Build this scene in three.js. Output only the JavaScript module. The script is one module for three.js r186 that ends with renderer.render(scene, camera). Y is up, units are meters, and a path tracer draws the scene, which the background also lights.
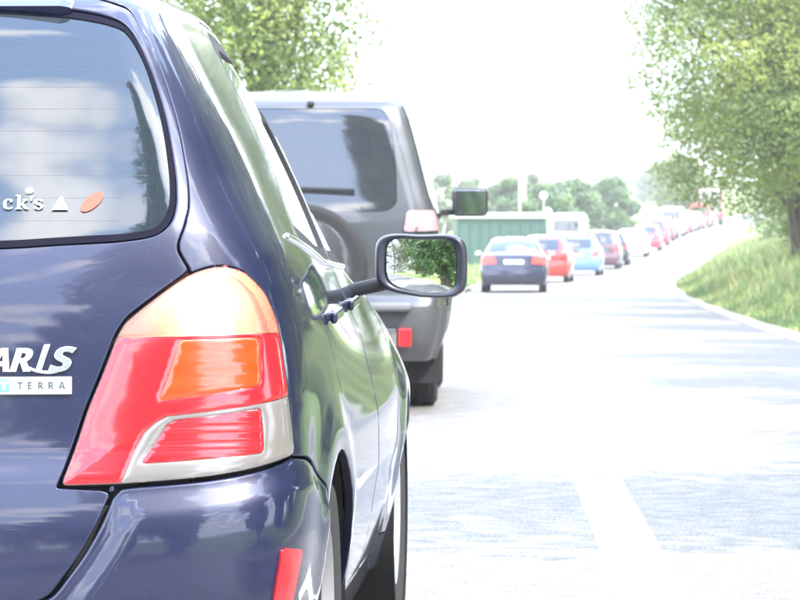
import * as THREE from 'three';
import { mergeGeometries, mergeVertices } from 'three/addons/utils/BufferGeometryUtils.js';
import { RoundedBoxGeometry } from 'three/addons/geometries/RoundedBoxGeometry.js';
import { TextGeometry } from 'three/addons/geometries/TextGeometry.js';
import { FontLoader } from 'three/addons/loaders/FontLoader.js';
import { createNoise2D, createNoise3D } from 'simplex-noise';

// ---------- random numbers and noise ----------
function rng(seed) { let a = seed >>> 0; return () => { a = (a + 0x6D2B79F5) | 0; let t = Math.imul(a ^ (a >>> 15), 1 | a); t = (t + Math.imul(t ^ (t >>> 7), 61 | t)) ^ t; return ((t ^ (t >>> 14)) >>> 0) / 4294967296; }; }
const n2 = createNoise2D(rng(11)), n3 = createNoise3D(rng(12));
const fbm2 = (x, y, o = 4) => { let s = 0, a = .5; for (let i = 0; i < o; i++) { s += a * n2(x, y); x = x * 2.03 + 7; y = y * 2.03 - 3; a *= .5; } return s; };
const fbm3 = (x, y, z, o = 5) => { let s = 0, a = .5; for (let i = 0; i < o; i++) { s += a * n3(x, y, z); x = x * 2.02 + 5; y = y * 2.02 - 3; z = z * 2.02 + 9; a *= .5; } return s; };
const clamp = (x, a = 0, b = 1) => Math.min(b, Math.max(a, x));
const smooth = (a, b, x) => { const t = clamp((x - a) / (b - a)); return t * t * (3 - 2 * t); };
const lerp = (a, b, t) => a + (b - a) * t;

// ---------- camera, sky, sun, exposure ----------
const scene = new THREE.Scene();
const F = 3450;                                              // focal length for an 800 pixel wide frame: a strong zoom
const camera = new THREE.PerspectiveCamera(2 * Math.atan(300 / F) * 180 / Math.PI, 4 / 3, 0.1, 6000);
camera.position.set(0, 1.085, 0);
camera.focus = 6.4; camera.userData.fStop = 22;                // a little softness towards the distance
camera.lookAt(-197 / F * 100, 1.085 - 95 / F * 100, -100);
const renderer = new THREE.WebGLRenderer();
renderer.toneMapping = THREE.LinearToneMapping;
renderer.toneMappingExposure = 4.15;
renderer.shadowMap.enabled = true;
const SUN = new THREE.Vector3(.50, .80, .33).normalize();
{
  const W = 1024, H = 512, d = new Float32Array(W * H * 4);
  for (let j = 0; j < H; j++) for (let i = 0; i < W; i++) {
    const th = (j + .5) / H * Math.PI - Math.PI / 2, ph = ((i + .5) / W - .5) * 2 * Math.PI;
    const dir = [Math.cos(th) * Math.cos(ph), Math.sin(th), Math.cos(th) * Math.sin(ph)];
    const e = Math.max(0, dir[1]);
    let c = [lerp(.72, .22, Math.pow(e, .45)), lerp(.78, .34, Math.pow(e, .5)), lerp(.85, .60, Math.pow(e, .6))];
    const s = Math.max(0, dir[0] * SUN.x + dir[1] * SUN.y + dir[2] * SUN.z), g = .25 * Math.pow(s, 40) + .12 * Math.pow(s, 6);
    const k = 2.9 / (e + .22);
    const cl = smooth(-.04, .36, fbm3(dir[0] * k + 1.7, 3.1 + e * .5, dir[2] * k, 6) + .04) * smooth(0, .1, e);
    const cw = .98 + .25 * fbm3(dir[0] * k * 2, 8, dir[2] * k * 2, 4);
    c = c.map((v, q) => lerp(v + g, cw * [1, .99, .97][q] + g, cl * .9));
    c = c.map(v => v * 1.85); if (dir[1] < 0) c = [.45, .46, .45];
    d.set([c[0], c[1], c[2], 1], (j * W + i) * 4);
  }
  const t = new THREE.DataTexture(d, W, H, THREE.RGBAFormat, THREE.FloatType);
  t.mapping = THREE.EquirectangularReflectionMapping; t.magFilter = t.minFilter = THREE.LinearFilter; t.wrapS = THREE.RepeatWrapping; t.colorSpace = THREE.LinearSRGBColorSpace; t.needsUpdate = true;
  scene.background = t; scene.environment = t;
}
const sun = new THREE.DirectionalLight(new THREE.Color(1, .95, .86), 2.3);
sun.position.copy(SUN).multiplyScalar(80); sun.castShadow = true; sun.shadow.radius = 1;
sun.shadow.mapSize.set(4096, 4096); Object.assign(sun.shadow.camera, { left: -60, right: 60, top: 60, bottom: -120, near: 1, far: 400 });
scene.add(sun); scene.add(sun.target);
scene.fog = new THREE.FogExp2(new THREE.Color(1, .985, .96), .00065);
// ---------- naming and tagging ----------
const taken = {};
function numbered(n) { const k = taken[n] = (taken[n] ?? -1) + 1; return k ? n + '_' + String(k).padStart(3, '0') : n; }
function tag(o, label, category, group, kind) { o.userData.label = label; o.userData.category = category; if (group) o.userData.group = group; if (kind) o.userData.kind = kind; return o; }
function thing(name, label, category, [x, y, z] = [0, 0, 0], turn = 0, group) { const o = new THREE.Group(); o.name = numbered(name); scene.add(o); o.position.set(x, y, z); o.rotation.y = turn; return tag(o, label, category, group); }
function mesh(name, geo, mat, parent, kind) { const m = new THREE.Mesh(geo, mat); m.name = parent === scene ? numbered(name) : name; m.castShadow = m.receiveShadow = true; if (kind) m.userData.kind = kind; parent.add(m); return m; }
function merge(list) { return mergeGeometries(list.map(g => { const q = g.index ? g.toNonIndexed() : g; for (const k of Object.keys(q.attributes)) if (!['position', 'normal', 'uv'].includes(k)) q.deleteAttribute(k); if (!q.attributes.uv) q.setAttribute('uv', new THREE.BufferAttribute(new Float32Array(q.attributes.position.count * 2), 2)); return q; })); }
const at = (g, x, y, z, rx = 0, ry = 0, rz = 0) => { if (rx) g.rotateX(rx); if (ry) g.rotateY(ry); if (rz) g.rotateZ(rz); return g.translate(x, y, z); };
const rbox = (w, h, d, r = .01, s = 2) => new RoundedBoxGeometry(w, h, d, s, Math.min(r, w / 2.01, h / 2.01, d / 2.01));

// ---------- curves ----------
function pchip(xs, ys) {
  const n = xs.length, h = [], dl = [], m = new Array(n);
  for (let i = 0; i < n - 1; i++) { h[i] = xs[i + 1] - xs[i]; dl[i] = (ys[i + 1] - ys[i]) / h[i]; }
  m[0] = dl[0]; m[n - 1] = dl[n - 2];
  for (let i = 1; i < n - 1; i++) { if (dl[i - 1] * dl[i] <= 0) m[i] = 0; else { const a = 2 * h[i] + h[i - 1], b = h[i] + 2 * h[i - 1]; m[i] = (a + b) / (a / dl[i - 1] + b / dl[i]); } }
  return x => {
    if (x <= xs[0]) return ys[0]; if (x >= xs[n - 1]) return ys[n - 1];
    let i = 0; while (x > xs[i + 1]) i++;
    const t = (x - xs[i]) / h[i], t2 = t * t, t3 = t2 * t;
    return (2 * t3 - 3 * t2 + 1) * ys[i] + (t3 - 2 * t2 + t) * h[i] * m[i] + (3 * t2 - 2 * t3) * ys[i + 1] + (t3 - t2) * h[i] * m[i + 1];
  };
}

// ---------- signed distances in the unrolled body plane (p along the plan outline, y up), positive inside ----------
function roundPoly(pts, r) {
  const out = [], n = pts.length;
  for (let i = 0; i < n; i++) {
    const a = pts[(i + n - 1) % n], b = pts[i], c = pts[(i + 1) % n], rr = b[2] ?? r;
    const la = Math.hypot(a[0] - b[0], a[1] - b[1]), lc = Math.hypot(c[0] - b[0], c[1] - b[1]), q = Math.min(rr, la * .48, lc * .48);
    if (q < .002) { out.push([b[0], b[1]]); continue; }
    const s = [b[0] + (a[0] - b[0]) * q / la, b[1] + (a[1] - b[1]) * q / la], e = [b[0] + (c[0] - b[0]) * q / lc, b[1] + (c[1] - b[1]) * q / lc];
    for (let k = 0; k <= 5; k++) { const t = k / 5, u = 1 - t; out.push([u * u * s[0] + 2 * u * t * b[0] + t * t * e[0], u * u * s[1] + 2 * u * t * b[1] + t * t * e[1]]); }
  }
  return out;
}
function sdPoly(poly) {
  let x0 = 1e9, x1 = -1e9, y0 = 1e9, y1 = -1e9;
  for (const [x, y] of poly) { x0 = Math.min(x0, x); x1 = Math.max(x1, x); y0 = Math.min(y0, y); y1 = Math.max(y1, y); }
  const n = poly.length;
  const f = (x, y) => {
    const bx = Math.max(x0 - x, x - x1, 0), by = Math.max(y0 - y, y - y1, 0), bd = Math.hypot(bx, by);
    if (bd > .15) return -bd;
    let d = 1e9, ins = false;
    for (let i = 0, j = n - 1; i < n; j = i++) {
      const ax = poly[j][0], ay = poly[j][1], ex = poly[i][0] - ax, ey = poly[i][1] - ay, wx = x - ax, wy = y - ay;
      const t = clamp((wx * ex + wy * ey) / (ex * ex + ey * ey + 1e-12)), qx = wx - ex * t, qy = wy - ey * t;
      d = Math.min(d, qx * qx + qy * qy);
      if ((poly[i][1] > y) !== (ay > y) && x < (ax - poly[i][0]) * (y - poly[i][1]) / (ay - poly[i][1]) + poly[i][0]) ins = !ins;
    }
    return (ins ? 1 : -1) * Math.sqrt(d);
  };
  f.box = [x0, x1, y0, y1];
  return f;
}
const inter = (...fs) => { const g = (x, y) => Math.min(...fs.map(f => f(x, y))); g.box = fs[0].box; return g; };
const minus = (f, ...gs) => { const g = (x, y) => { let v = f(x, y); for (const h of gs) v = Math.min(v, -h(x, y)); return v; }; g.box = f.box; return g; };
const inset = (f, d) => { const g = (x, y) => f(x, y) - d; g.box = [f.box[0] + d, f.box[1] - d, f.box[2] + d, f.box[3] - d]; return g; };

// ---------- a car body: at every height a plan outline; p = 0 rear centre, runs round the right side to the front centre ----------
class Surf {
  constructor(s) {
    this.s = s; const y = s.y; this.y0 = y[0]; this.y1 = y[y.length - 1];
    const tab = v => typeof v === 'number' ? () => v : pchip(y, v);
    this.zr = tab(s.zr); this.zf = tab(s.zf); this.w = tab(s.w); this.bow = tab(s.bow ?? .05); this.cx = tab(s.cx ?? .24); this.cz = tab(s.cz ?? .28);
    this.fb = tab(s.fb ?? .12); this.fx = tab(s.fx ?? .3); this.fz = tab(s.fz ?? .35);
    this.L = Math.max(...s.zr) - Math.min(...s.zf); this.zc = -this.L / 2; this.taper = s.taper ?? .045;
    this.a = s.a ?? .5; this.b = this.a + (s.cl ?? .4); this.c = this.b + (s.sl ?? this.L * .78); this.d = this.c + .45; this.e = this.d + .5;
    this.wheels = s.wheels ?? []; this.R = s.R ?? .3; this.flare = s.flare ?? .012; this.cache = new Map(); this.nk = s.nk ? tab(s.nk) : null; this.rk = s.rk ? tab(s.rk) : null;
  }
  T(z, y) { return (1 - this.taper * Math.pow(Math.abs((z - this.zc) / (this.L / 2)), 2.4)) * (this.nk ? 1 - this.nk(y) * smooth(-.5, -2.4, z) : 1) * (this.rk ? 1 - this.rk(y) * smooth(-1.5, -.25, z) : 1); }
  par(y) {
    let q = this.cache.get(y); if (q) return q;
    const zr = this.zr(y), w = this.w(y), zf = this.zf(y); let len = zr - zf;
    const bow = Math.min(this.bow(y), len * .06), cx = Math.min(this.cx(y), w * .6), cz = Math.min(this.cz(y), len * .25), fb = Math.min(this.fb(y), len * .12), fx = Math.min(this.fx(y), w * .7), fz = Math.min(this.fz(y), len * .25);
    const zs = zr - bow - cz, ze = zf + fb + fz;
    q = { zr, zf, w, bow, cx, fb, fx, zs, ze, xs: w * this.T(zs, y), xe: w * this.T(ze, y) };
    q.xs0 = q.xs - cx; q.xe0 = q.xe - fx; q.ts = (w * this.T(zs - .02, y) - q.xs) / .02; q.te = (w * this.T(ze + .02, y) - q.xe) / .02;
    if (this.cache.size > 40000) this.cache.clear();
    this.cache.set(y, q); return q;
  }
  at(p, y) {
    const sg = p < 0 ? -1 : 1; p = Math.abs(p); const q = this.par(y); let x, z;
    const bez = (x0, z0, tx0, tz0, x1, z1, tx1, tz1, t) => {      // end tangents point along increasing t
      const k = .86 * Math.abs(z0 > z1 && tz1 < -.5 && Math.abs(tx0) > Math.abs(tz0) ? x1 - x0 : z1 - z0) * (Math.abs(tx0) > Math.abs(tz0) ? 1 : .85), k2 = Math.abs(tx0) > Math.abs(tz0) ? .73 * Math.abs(z1 - z0) : .86 * Math.abs(x1 - x0), u = 1 - t, l0 = Math.hypot(tx0, tz0), l1 = Math.hypot(tx1, tz1);
      const ax = x0 + tx0 / l0 * k, az = z0 + tz0 / l0 * k, bx = x1 - tx1 / l1 * k2, bz = z1 - tz1 / l1 * k2;
      x = u * u * u * x0 + 3 * u * u * t * ax + 3 * u * t * t * bx + t * t * t * x1; z = u * u * u * z0 + 3 * u * u * t * az + 3 * u * t * t * bz + t * t * t * z1;
    };
    if (p <= this.a) { const t = p / this.a; x = q.xs0 * t; z = q.zr - q.bow * t * t; }
    else if (p <= this.b) bez(q.xs0, q.zr - q.bow, q.xs0, -2 * q.bow, q.xs, q.zs, q.ts, -1, (p - this.a) / (this.b - this.a));
    else if (p <= this.c) { const t = (p - this.b) / (this.c - this.b); z = lerp(q.zs, q.ze, t); x = q.w * this.T(z, y); }
    else if (p <= this.d) bez(q.xe, q.ze, -q.te, -1, q.xe0, q.zf + q.fb, -q.xe0, -2 * q.fb, (p - this.c) / (this.d - this.c));
    else { const t = 1 - (p - this.d) / (this.e - this.d); x = q.xe0 * t; z = q.zf + q.fb * t * t; }
    if (this.flare) for (const wz of this.wheels) { const r = Math.hypot(z - wz, y - this.R) - this.R * 1.24, k = p > this.a ? smooth(this.a, this.b, p) : 0; if (Math.abs(r) < .3) x += k * this.flare * Math.exp(-(r / .075) * (r / .075)); }
    if (this.s.dent) [x, z] = this.s.dent(x, y, z, p);
    return [sg * x, y, z];
  }
  n(p, y) {
    const h = .004, a = this.at(p + h, y), b = this.at(p - h, y), y2 = Math.min(this.y1, y + h), y3 = Math.max(this.y0, y - h), c = this.at(p, y2), d = this.at(p, y3);
    const ux = a[0] - b[0], uy = a[1] - b[1], uz = a[2] - b[2], vx = c[0] - d[0], vy = c[1] - d[1], vz = c[2] - d[2];
    const n = [uy * vz - uz * vy, uz * vx - ux * vz, ux * vy - uy * vx], l = Math.hypot(...n) || 1; return n.map(k => k / l);
  }
  P(kind, v, y) {                                             // natural coordinate (rear x, side z, front x) to p
    let lo, hi, i, f;
    if (kind === 'r') { lo = 0; hi = this.b; i = 0; f = 1; } else if (kind === 's') { lo = 0; hi = this.e; i = 2; f = -1; } else { lo = this.c; hi = this.e; i = 0; f = -1; }
    const s = kind !== 's' && v < 0 ? -1 : 1; if (s < 0) v = -v;
    for (let k = 0; k < 36; k++) { const m = (lo + hi) / 2; if ((this.at(m, y)[i] - v) * f < 0) lo = m; else hi = m; }
    return s * (lo + hi) / 2;
  }
  poly(kind, pts, r = .03) {                                  // polygon given in natural coordinates
    const out = [], n = pts.length;
    for (let i = 0; i < n; i++) { const a = pts[i], b = pts[(i + 1) % n]; const k = r > 0 && pts.length > 14 ? 1 : Math.max(1, Math.ceil(Math.hypot(a[0] - b[0], a[1] - b[1]) / .25)); for (let j = 0; j < k; j++) { const y = lerp(a[1], b[1], j / k); out.push([this.P(kind, lerp(a[0], b[0], j / k), y), y, j ? .2 : a[2] ?? r]); } }
    return sdPoly(roundPoly(out, r));
  }
  // cut mesh of the body where sdf > 0, moved out by off(d); edges get a flange turned inwards
  cut(sdf, { step = .03, ystep, off = 0, flange = .012, box, soft = 0, ps, ys } = {}) {
    const [p0, p1, q0, q1] = box ?? sdf.box, offF = typeof off === 'function' ? off : () => off;
    if (!ps) { const k = Math.max(2, Math.ceil((p1 - p0) / step)); ps = Array.from({ length: k + 1 }, (_, i) => p0 + (p1 - p0) * i / k); }
    const lo = Math.max(this.y0, q0), hi = Math.min(this.y1, q1);
    if (!ys) { const k = Math.max(2, Math.ceil((hi - lo) / (ystep ?? step))); ys = Array.from({ length: k + 1 }, (_, i) => lo + (hi - lo) * i / k); }
    const pos = [], nor = [], uv = [], idx = [], grid = [];
    const D = (p, y) => sdf(p, y) - soft, par = [];
    const X = (p, y, d) => { const a = this.at(p, y), n = this.n(p, y), o = offF(d, p, y); return [a[0] + n[0] * o, a[1] + n[1] * o, a[2] + n[2] * o]; };
    const vert = (p, y, d) => {
      const v = X(p, y, d); let n;
      if (typeof off === 'function') {
        const h = .003, y2 = Math.min(this.y1, y + h), y3 = Math.max(this.y0, y - h);
        const a = X(p + h, y, Math.max(0, D(p + h, y))), b = X(p - h, y, Math.max(0, D(p - h, y))), c = X(p, y2, Math.max(0, D(p, y2))), e = X(p, y3, Math.max(0, D(p, y3)));
        const ux = a[0] - b[0], uy = a[1] - b[1], uz = a[2] - b[2], vx = c[0] - e[0], vy = c[1] - e[1], vz = c[2] - e[2];
        n = [uy * vz - uz * vy, uz * vx - ux * vz, ux * vy - uy * vx]; const l = Math.hypot(...n) || 1; n = n.map(k => k / l);
      } else n = this.n(p, y);
      pos.push(...v); nor.push(...n); uv.push(p, y); const id = pos.length / 3 - 1; if (d === 0) par[id] = [p, y]; return id;
    };
    const nP = ps.length, nY = ys.length, ds = new Float32Array(nP * nY), id = new Int32Array(nP * nY).fill(-1);
    for (let j = 0; j < nY; j++) for (let i = 0; i < nP; i++) ds[j * nP + i] = D(ps[i], ys[j]);
    const gv = (i, j) => { const k = j * nP + i; return id[k] >= 0 ? id[k] : id[k] = vert(ps[i], ys[j], Math.max(0, ds[k])); };
    const ecache = new Map();
    const cutv = (A, B) => {
      const ka = A[1] * nP + A[0], kb = B[1] * nP + B[0], key = Math.min(ka, kb) * 4194304 + Math.max(ka, kb); let v = ecache.get(key); if (v !== undefined) return v;
      let t0 = 0, t1 = 1, da = ds[ka], db = ds[kb], t = da / (da - db);
      for (let k = 0; k < 3; k++) { const d = D(lerp(ps[A[0]], ps[B[0]], t), lerp(ys[A[1]], ys[B[1]], t)); if ((d > 0) === (da > 0)) { t0 = t; da = d; } else { t1 = t; db = d; } t = t0 + (t1 - t0) * clamp(da / (da - db), .02, .98); }
      v = vert(lerp(ps[A[0]], ps[B[0]], t), lerp(ys[A[1]], ys[B[1]], t), 0); ecache.set(key, v); return v;
    };
    const rim = [];
    const tri = (A, B, C) => {
      const T = [A, B, C], s = T.map(q => ds[q[1] * nP + q[0]] > 0), c = s.filter(Boolean).length; if (!c) return;
      if (c === 3) { idx.push(gv(...A), gv(...B), gv(...C)); return; }
      let k = c === 1 ? s.indexOf(true) : s.indexOf(false); const a = T[k], b = T[(k + 1) % 3], d = T[(k + 2) % 3];
      if (c === 1) { const e = cutv(a, b), f = cutv(a, d); idx.push(gv(...a), e, f); rim.push([e, f]); }
      else { const e = cutv(a, b), f = cutv(a, d), gb = gv(...b), gd = gv(...d); idx.push(e, gb, gd, e, gd, f); rim.push([f, e]); }
    };
    for (let j = 0; j < nY - 1; j++) for (let i = 0; i < nP - 1; i++) { tri([i, j], [i + 1, j], [i + 1, j + 1]); tri([i, j], [i + 1, j + 1], [i, j + 1]); }
    if (flange) {                                             // edge: a rounded lip of radius soft, then straight in
      const lip = new Map();
      const chain = k => {
        if (lip.has(k)) return lip.get(k);
        const [p, y] = par[k], h = .002, N = [nor[k * 3], nor[k * 3 + 1], nor[k * 3 + 2]], X = [pos[k * 3], pos[k * 3 + 1], pos[k * 3 + 2]];
        let gp = D(p + h, y) - D(p - h, y), gy = D(p, y + h) - D(p, y - h); const gl = Math.hypot(gp, gy) || 1; gp /= -gl; gy /= -gl;
        const A = this.at(p - gp * .004, clamp(y - gy * .004, this.y0, this.y1)), B = this.at(p + gp * .004, clamp(y + gy * .004, this.y0, this.y1)); let o = B.map((v, i) => v - A[i]); const on = o[0] * N[0] + o[1] * N[1] + o[2] * N[2]; o = o.map((v, i) => v - on * N[i]); const ol = Math.hypot(...o) || 1; o = o.map(v => v / ol);
        const ids = [k], put = (so, dn, c, q) => { pos.push(...X.map((v, i) => v + o[i] * so - N[i] * dn)); nor.push(...N.map((v, i) => v * c + o[i] * q)); uv.push(p, y); ids.push(pos.length / 3 - 1); };
        if (soft) for (const a of [.5, 1.05, 1.5708]) put(soft * Math.sin(a), soft * (1 - Math.cos(a)), Math.cos(a), Math.sin(a)); else put(0, 0, 0, 1);
        put(soft, soft + flange, 0, 1); lip.set(k, ids); return ids;
      };
      for (const [a, b] of rim) { if (!par[a] || !par[b]) continue; const A = chain(a), B = chain(b); for (let i = soft ? 0 : 1; i < A.length - 1; i++) idx.push(A[i], B[i + 1], B[i], A[i], A[i + 1], B[i + 1]); }
    }
    const g = new THREE.BufferGeometry(); g.setAttribute('position', new THREE.Float32BufferAttribute(pos, 3)); g.setAttribute('normal', new THREE.Float32BufferAttribute(nor, 3)); g.setAttribute('uv', new THREE.Float32BufferAttribute(uv, 2)); g.setIndex(idx); return g;
  }
}
function mirrorGeo(g) { const m = g.clone(); const p = m.attributes.position, n = m.attributes.normal; for (let i = 0; i < p.count; i++) { p.setX(i, -p.getX(i)); n.setX(i, -n.getX(i)); } if (m.index) { const a = m.index.array; for (let i = 0; i < a.length; i += 3) { const t = a[i]; a[i] = a[i + 1]; a[i + 1] = t; } } else for (const a of [p, n, m.attributes.uv]) if (a) { const k = a.itemSize, A = a.array; for (let i = 0; i < A.length; i += 3 * k) for (let q = 0; q < k; q++) { const t = A[i + q]; A[i + q] = A[i + k + q]; A[i + k + q] = t; } } return m; }
function mirrorPts(pts) { return [...pts, ...pts.slice().reverse().map(([x, y, r]) => [-x, y, r])]; }
// ---------- the blue hatchback's body outline by height ----------
const HB = new Surf({
  y:  [.18, .30, .42, .52, .60, .66, .75, .85, .93, .99, 1.05, 1.15, 1.25, 1.35, 1.42, 1.46, 1.49, 1.51, 1.525],
  zr: [-.08, -.02, 0, -.004, -.024, -.05, -.062, -.073, -.09, -.115, -.15, -.205, -.262, -.325, -.38, -.43, -.52, -.68, -.95],
  w:  [.78, .815, .838, .845, .845, .842, .835, .822, .806, .785, .755, .705, .655, .60, .56, .535, .49, .42, .28],
  zf: [-3.55, -3.72, -3.75, -3.74, -3.70, -3.66, -3.55, -3.2, -2.75, -2.62, -2.52, -2.33, -2.14, -1.95, -1.8, -1.68, -1.5, -1.35, -1.15],
  bow: [.05, .06, .06, .06, .06, .06, .06, .06, .06, .055, .05, .05, .045, .04, .04, .04, .03, .02, .01],
  cx: [.24, .27, .28, .28, .28, .28, .28, .28, .27, .24, .19, .145, .125, .115, .11, .11, .11, .11, .1],
  cz: [.24, .3, .32, .33, .33, .33, .33, .33, .33, .35, .42, .55, .6, .6, .55, .5, .35, .25, .15],
  nk: [0, 0, 0, -.01, -.01, 0, .025, .06, .08, .085, .08, .07, .06, .04, .02, .01, 0, 0, 0],
  wheels: [-.80, -3.12], R: .285, a: .5, cl: .44, flare: .014, taper: .05,
});
const HBP = [-1.34, 0, -5.85];
// ---------- materials ----------
const RGB = (r, g, b) => new THREE.Color().setRGB(r, g, b);
const std = (c, roughness = .8, o = {}) => new THREE.MeshStandardMaterial({ color: RGB(...c), roughness, ...o });
const phys = (c, roughness = .5, o = {}) => new THREE.MeshPhysicalMaterial({ color: RGB(...c), roughness, ...o });
function noiseTex(n, f, srgb = true, rep = 1) {
  const d = new Uint8Array(n * n * 4);
  for (let j = 0; j < n; j++) for (let i = 0; i < n; i++) { const c = f(i / n, j / n); const k = (j * n + i) * 4; d[k] = clamp(c[0]) * 255; d[k + 1] = clamp(c[1]) * 255; d[k + 2] = clamp(c[2]) * 255; d[k + 3] = 255; }
  const t = new THREE.DataTexture(d, n, n); t.wrapS = t.wrapT = THREE.RepeatWrapping; t.magFilter = THREE.LinearFilter; t.minFilter = THREE.LinearMipmapLinearFilter; t.generateMipmaps = true; if (srgb) t.colorSpace = THREE.SRGBColorSpace; t.repeat.set(rep, rep); t.needsUpdate = true; return t;
}
// tileable noise on a torus
const tn = (u, v, f, s) => { const a = u * 2 * Math.PI, b = v * 2 * Math.PI; return n3(Math.cos(a) * f + s, Math.sin(a) * f + Math.cos(b) * f * 1.3, Math.sin(b) * f * 1.3 - s); };

// ---------- the run of the road: distance ahead Z gives centre line and height ----------
const RC = pchip([-80, 0, 10, 18, 27, 60, 85, 100, 115, 130, 150, 180, 200, 230, 260, 310, 370, 450, 600, 1200], [1.2, .42, .10, -.15, -.3, -.55, -.72, -.6, 0, .8, 1.7, 3.3, 4.4, 5.7, 7.3, 10.5, 14.9, 21, 34, 90]);
const RH = pchip([-80, 0, 9, 20, 40, 60, 80, 100, 150, 200, 260, 310, 360, 450, 600, 1200], [.4, 0, -.01, -.11, -.5, -.84, -1.1, -1.29, -1.64, -1.5, -1.17, -.97, -.77, -.2, 1.2, 9]);
const HW = 2.75;
const bank = (o, Z) => o > HW ? .06 + 1.05 * smooth(HW, HW + 4.5, o) * smooth(10, 60, Z) + .35 * smooth(7, 16, o) + .02 * Math.max(0, o - 16) : o < -HW ? .04 + .18 * smooth(HW, HW + 3, -o) + .012 * Math.max(0, -o - 10) : -.035;
const groundY = (x, Z) => { const o = x - RC(Z); return RH(Z) + bank(o, Z) + (Math.abs(o) > HW + .3 ? .06 * n2(x * .35, Z * .3) * smooth(HW + .3, HW + 1.5, Math.abs(o)) : 0); };

// ---------- ground, road, kerbs, centre line ----------
function sheet(os, Zs, fy, uvs = 1) {
  const pos = [], uv = [], idx = [], n = os.length;
  for (const Z of Zs) for (const o of os) { const x = RC(Z) + o; pos.push(x, fy(x, Z, o), -Z); uv.push(x * uvs, -Z * uvs); }
  for (let j = 0; j < Zs.length - 1; j++) for (let i = 0; i < n - 1; i++) { const a = j * n + i; idx.push(a, a + 1, a + n + 1, a, a + n + 1, a + n); }
  const g = new THREE.BufferGeometry(); g.setAttribute('position', new THREE.Float32BufferAttribute(pos, 3)); g.setAttribute('uv', new THREE.Float32BufferAttribute(uv, 2)); g.setIndex(idx); g.computeVertexNormals(); return g;
}
const range = (a, b, s) => { const r = []; for (let v = a; v < b - 1e-6; v += s) r.push(v); r.push(b); return r; };
const Zroad = [...range(-80, 0, 4), ...range(2, 160, 2), ...range(166, 600, 6), ...range(620, 1200, 40)];
const soilTex = noiseTex(256, (u, v) => { const a = tn(u, v, 2, 3) * .5 + tn(u, v, 6, 8) * .3, b = tn(u, v, 17, 5) * .3; const k = .5 + .35 * a + b * .5; return [.36 + .16 * k, .44 + .14 * k, .2 + .07 * k]; }, true, .21);
mesh('ground', sheet([-900, -500, -250, -120, -60, -35, -22, -15, -11, -8, -6, -5, -4.2, -3.6, -3.1, -2.88, -2.72, -1, 1, 2.72, 2.88, 3.1, 3.6, 4.2, 5, 6, 7, 8, 10, 12, 15, 20, 30, 60, 120, 250, 500, 900], Zroad, (x, Z) => groundY(x, Z)), new THREE.MeshStandardMaterial({ map: soilTex, roughness: 1 }), scene, 'structure');
const aspTex = noiseTex(1024, (u, v) => { const g = n2(u * 1024 * .42, v * 1024 * .42), h = n2(u * 1024 * .17 + 40, v * 1024 * .17), c = tn(u, v, 3, 4), m = tn(u, v, 9, 2); const k = .415 + .2 * g + .12 * h + .06 * c + .05 * m; return [k * 1.015, k * .985, k * .94]; }, true, 1 / 3.1);
const aspBump = noiseTex(1024, (u, v) => { const g = n2(u * 1024 * .42, v * 1024 * .42), h = n2(u * 1024 * .17 + 40, v * 1024 * .17); const k = .5 + .3 * g + .18 * h; return [k, k, k]; }, false, 1 / 3.1);
const asphalt = new THREE.MeshStandardMaterial({ map: aspTex, bumpMap: aspBump, bumpScale: .006, roughness: .62 });
mesh('road', sheet([-HW, -1.8, -.9, 0, .9, 1.8, HW], Zroad, (x, Z, o) => RH(Z) + .012 * (1 - (o / HW) ** 2)), asphalt, scene, 'structure');
const kerbMat = new THREE.MeshStandardMaterial({ color: RGB(.40, .36, .28), roughness: .9, bumpMap: aspBump, bumpScale: .004 });
for (const s of [1, -1]) {
  const os = s > 0 ? [HW - .004, HW, HW + .015, HW + .12, HW + .135] : [-HW - .135, -HW - .12, -HW - .015, -HW, -HW + .004], hs = s > 0 ? [-.08, .07, .085, .085, -.1] : [-.1, .085, .085, .07, -.08];
  mesh('kerb', sheet(os, Zroad, (x, Z, o) => RH(Z) + hs[os.indexOf(o)]), kerbMat, scene, 'structure');
}
const paint = new THREE.MeshStandardMaterial({ color: RGB(.78, .78, .75), roughness: .65, bumpMap: aspBump, bumpScale: .003 });
for (let Z = 8; Z < 40; Z += 9) {                         // a skin of paint with edges that run down into the asphalt
  const os = [-.062, -.056, .134, .14], zz = [Z - .008, ...range(Z, Z + 6, 2), Z + 6.008], top = zz.slice(1, -1);
  mesh('centre_line_dash', sheet(os, zz, (x, q, o) => RH(q) + .012 * (1 - (o / HW) ** 2) + (top.includes(q) && o > -.06 && o < .138 ? .004 : -.012)), paint, scene, 'structure');
}

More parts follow.
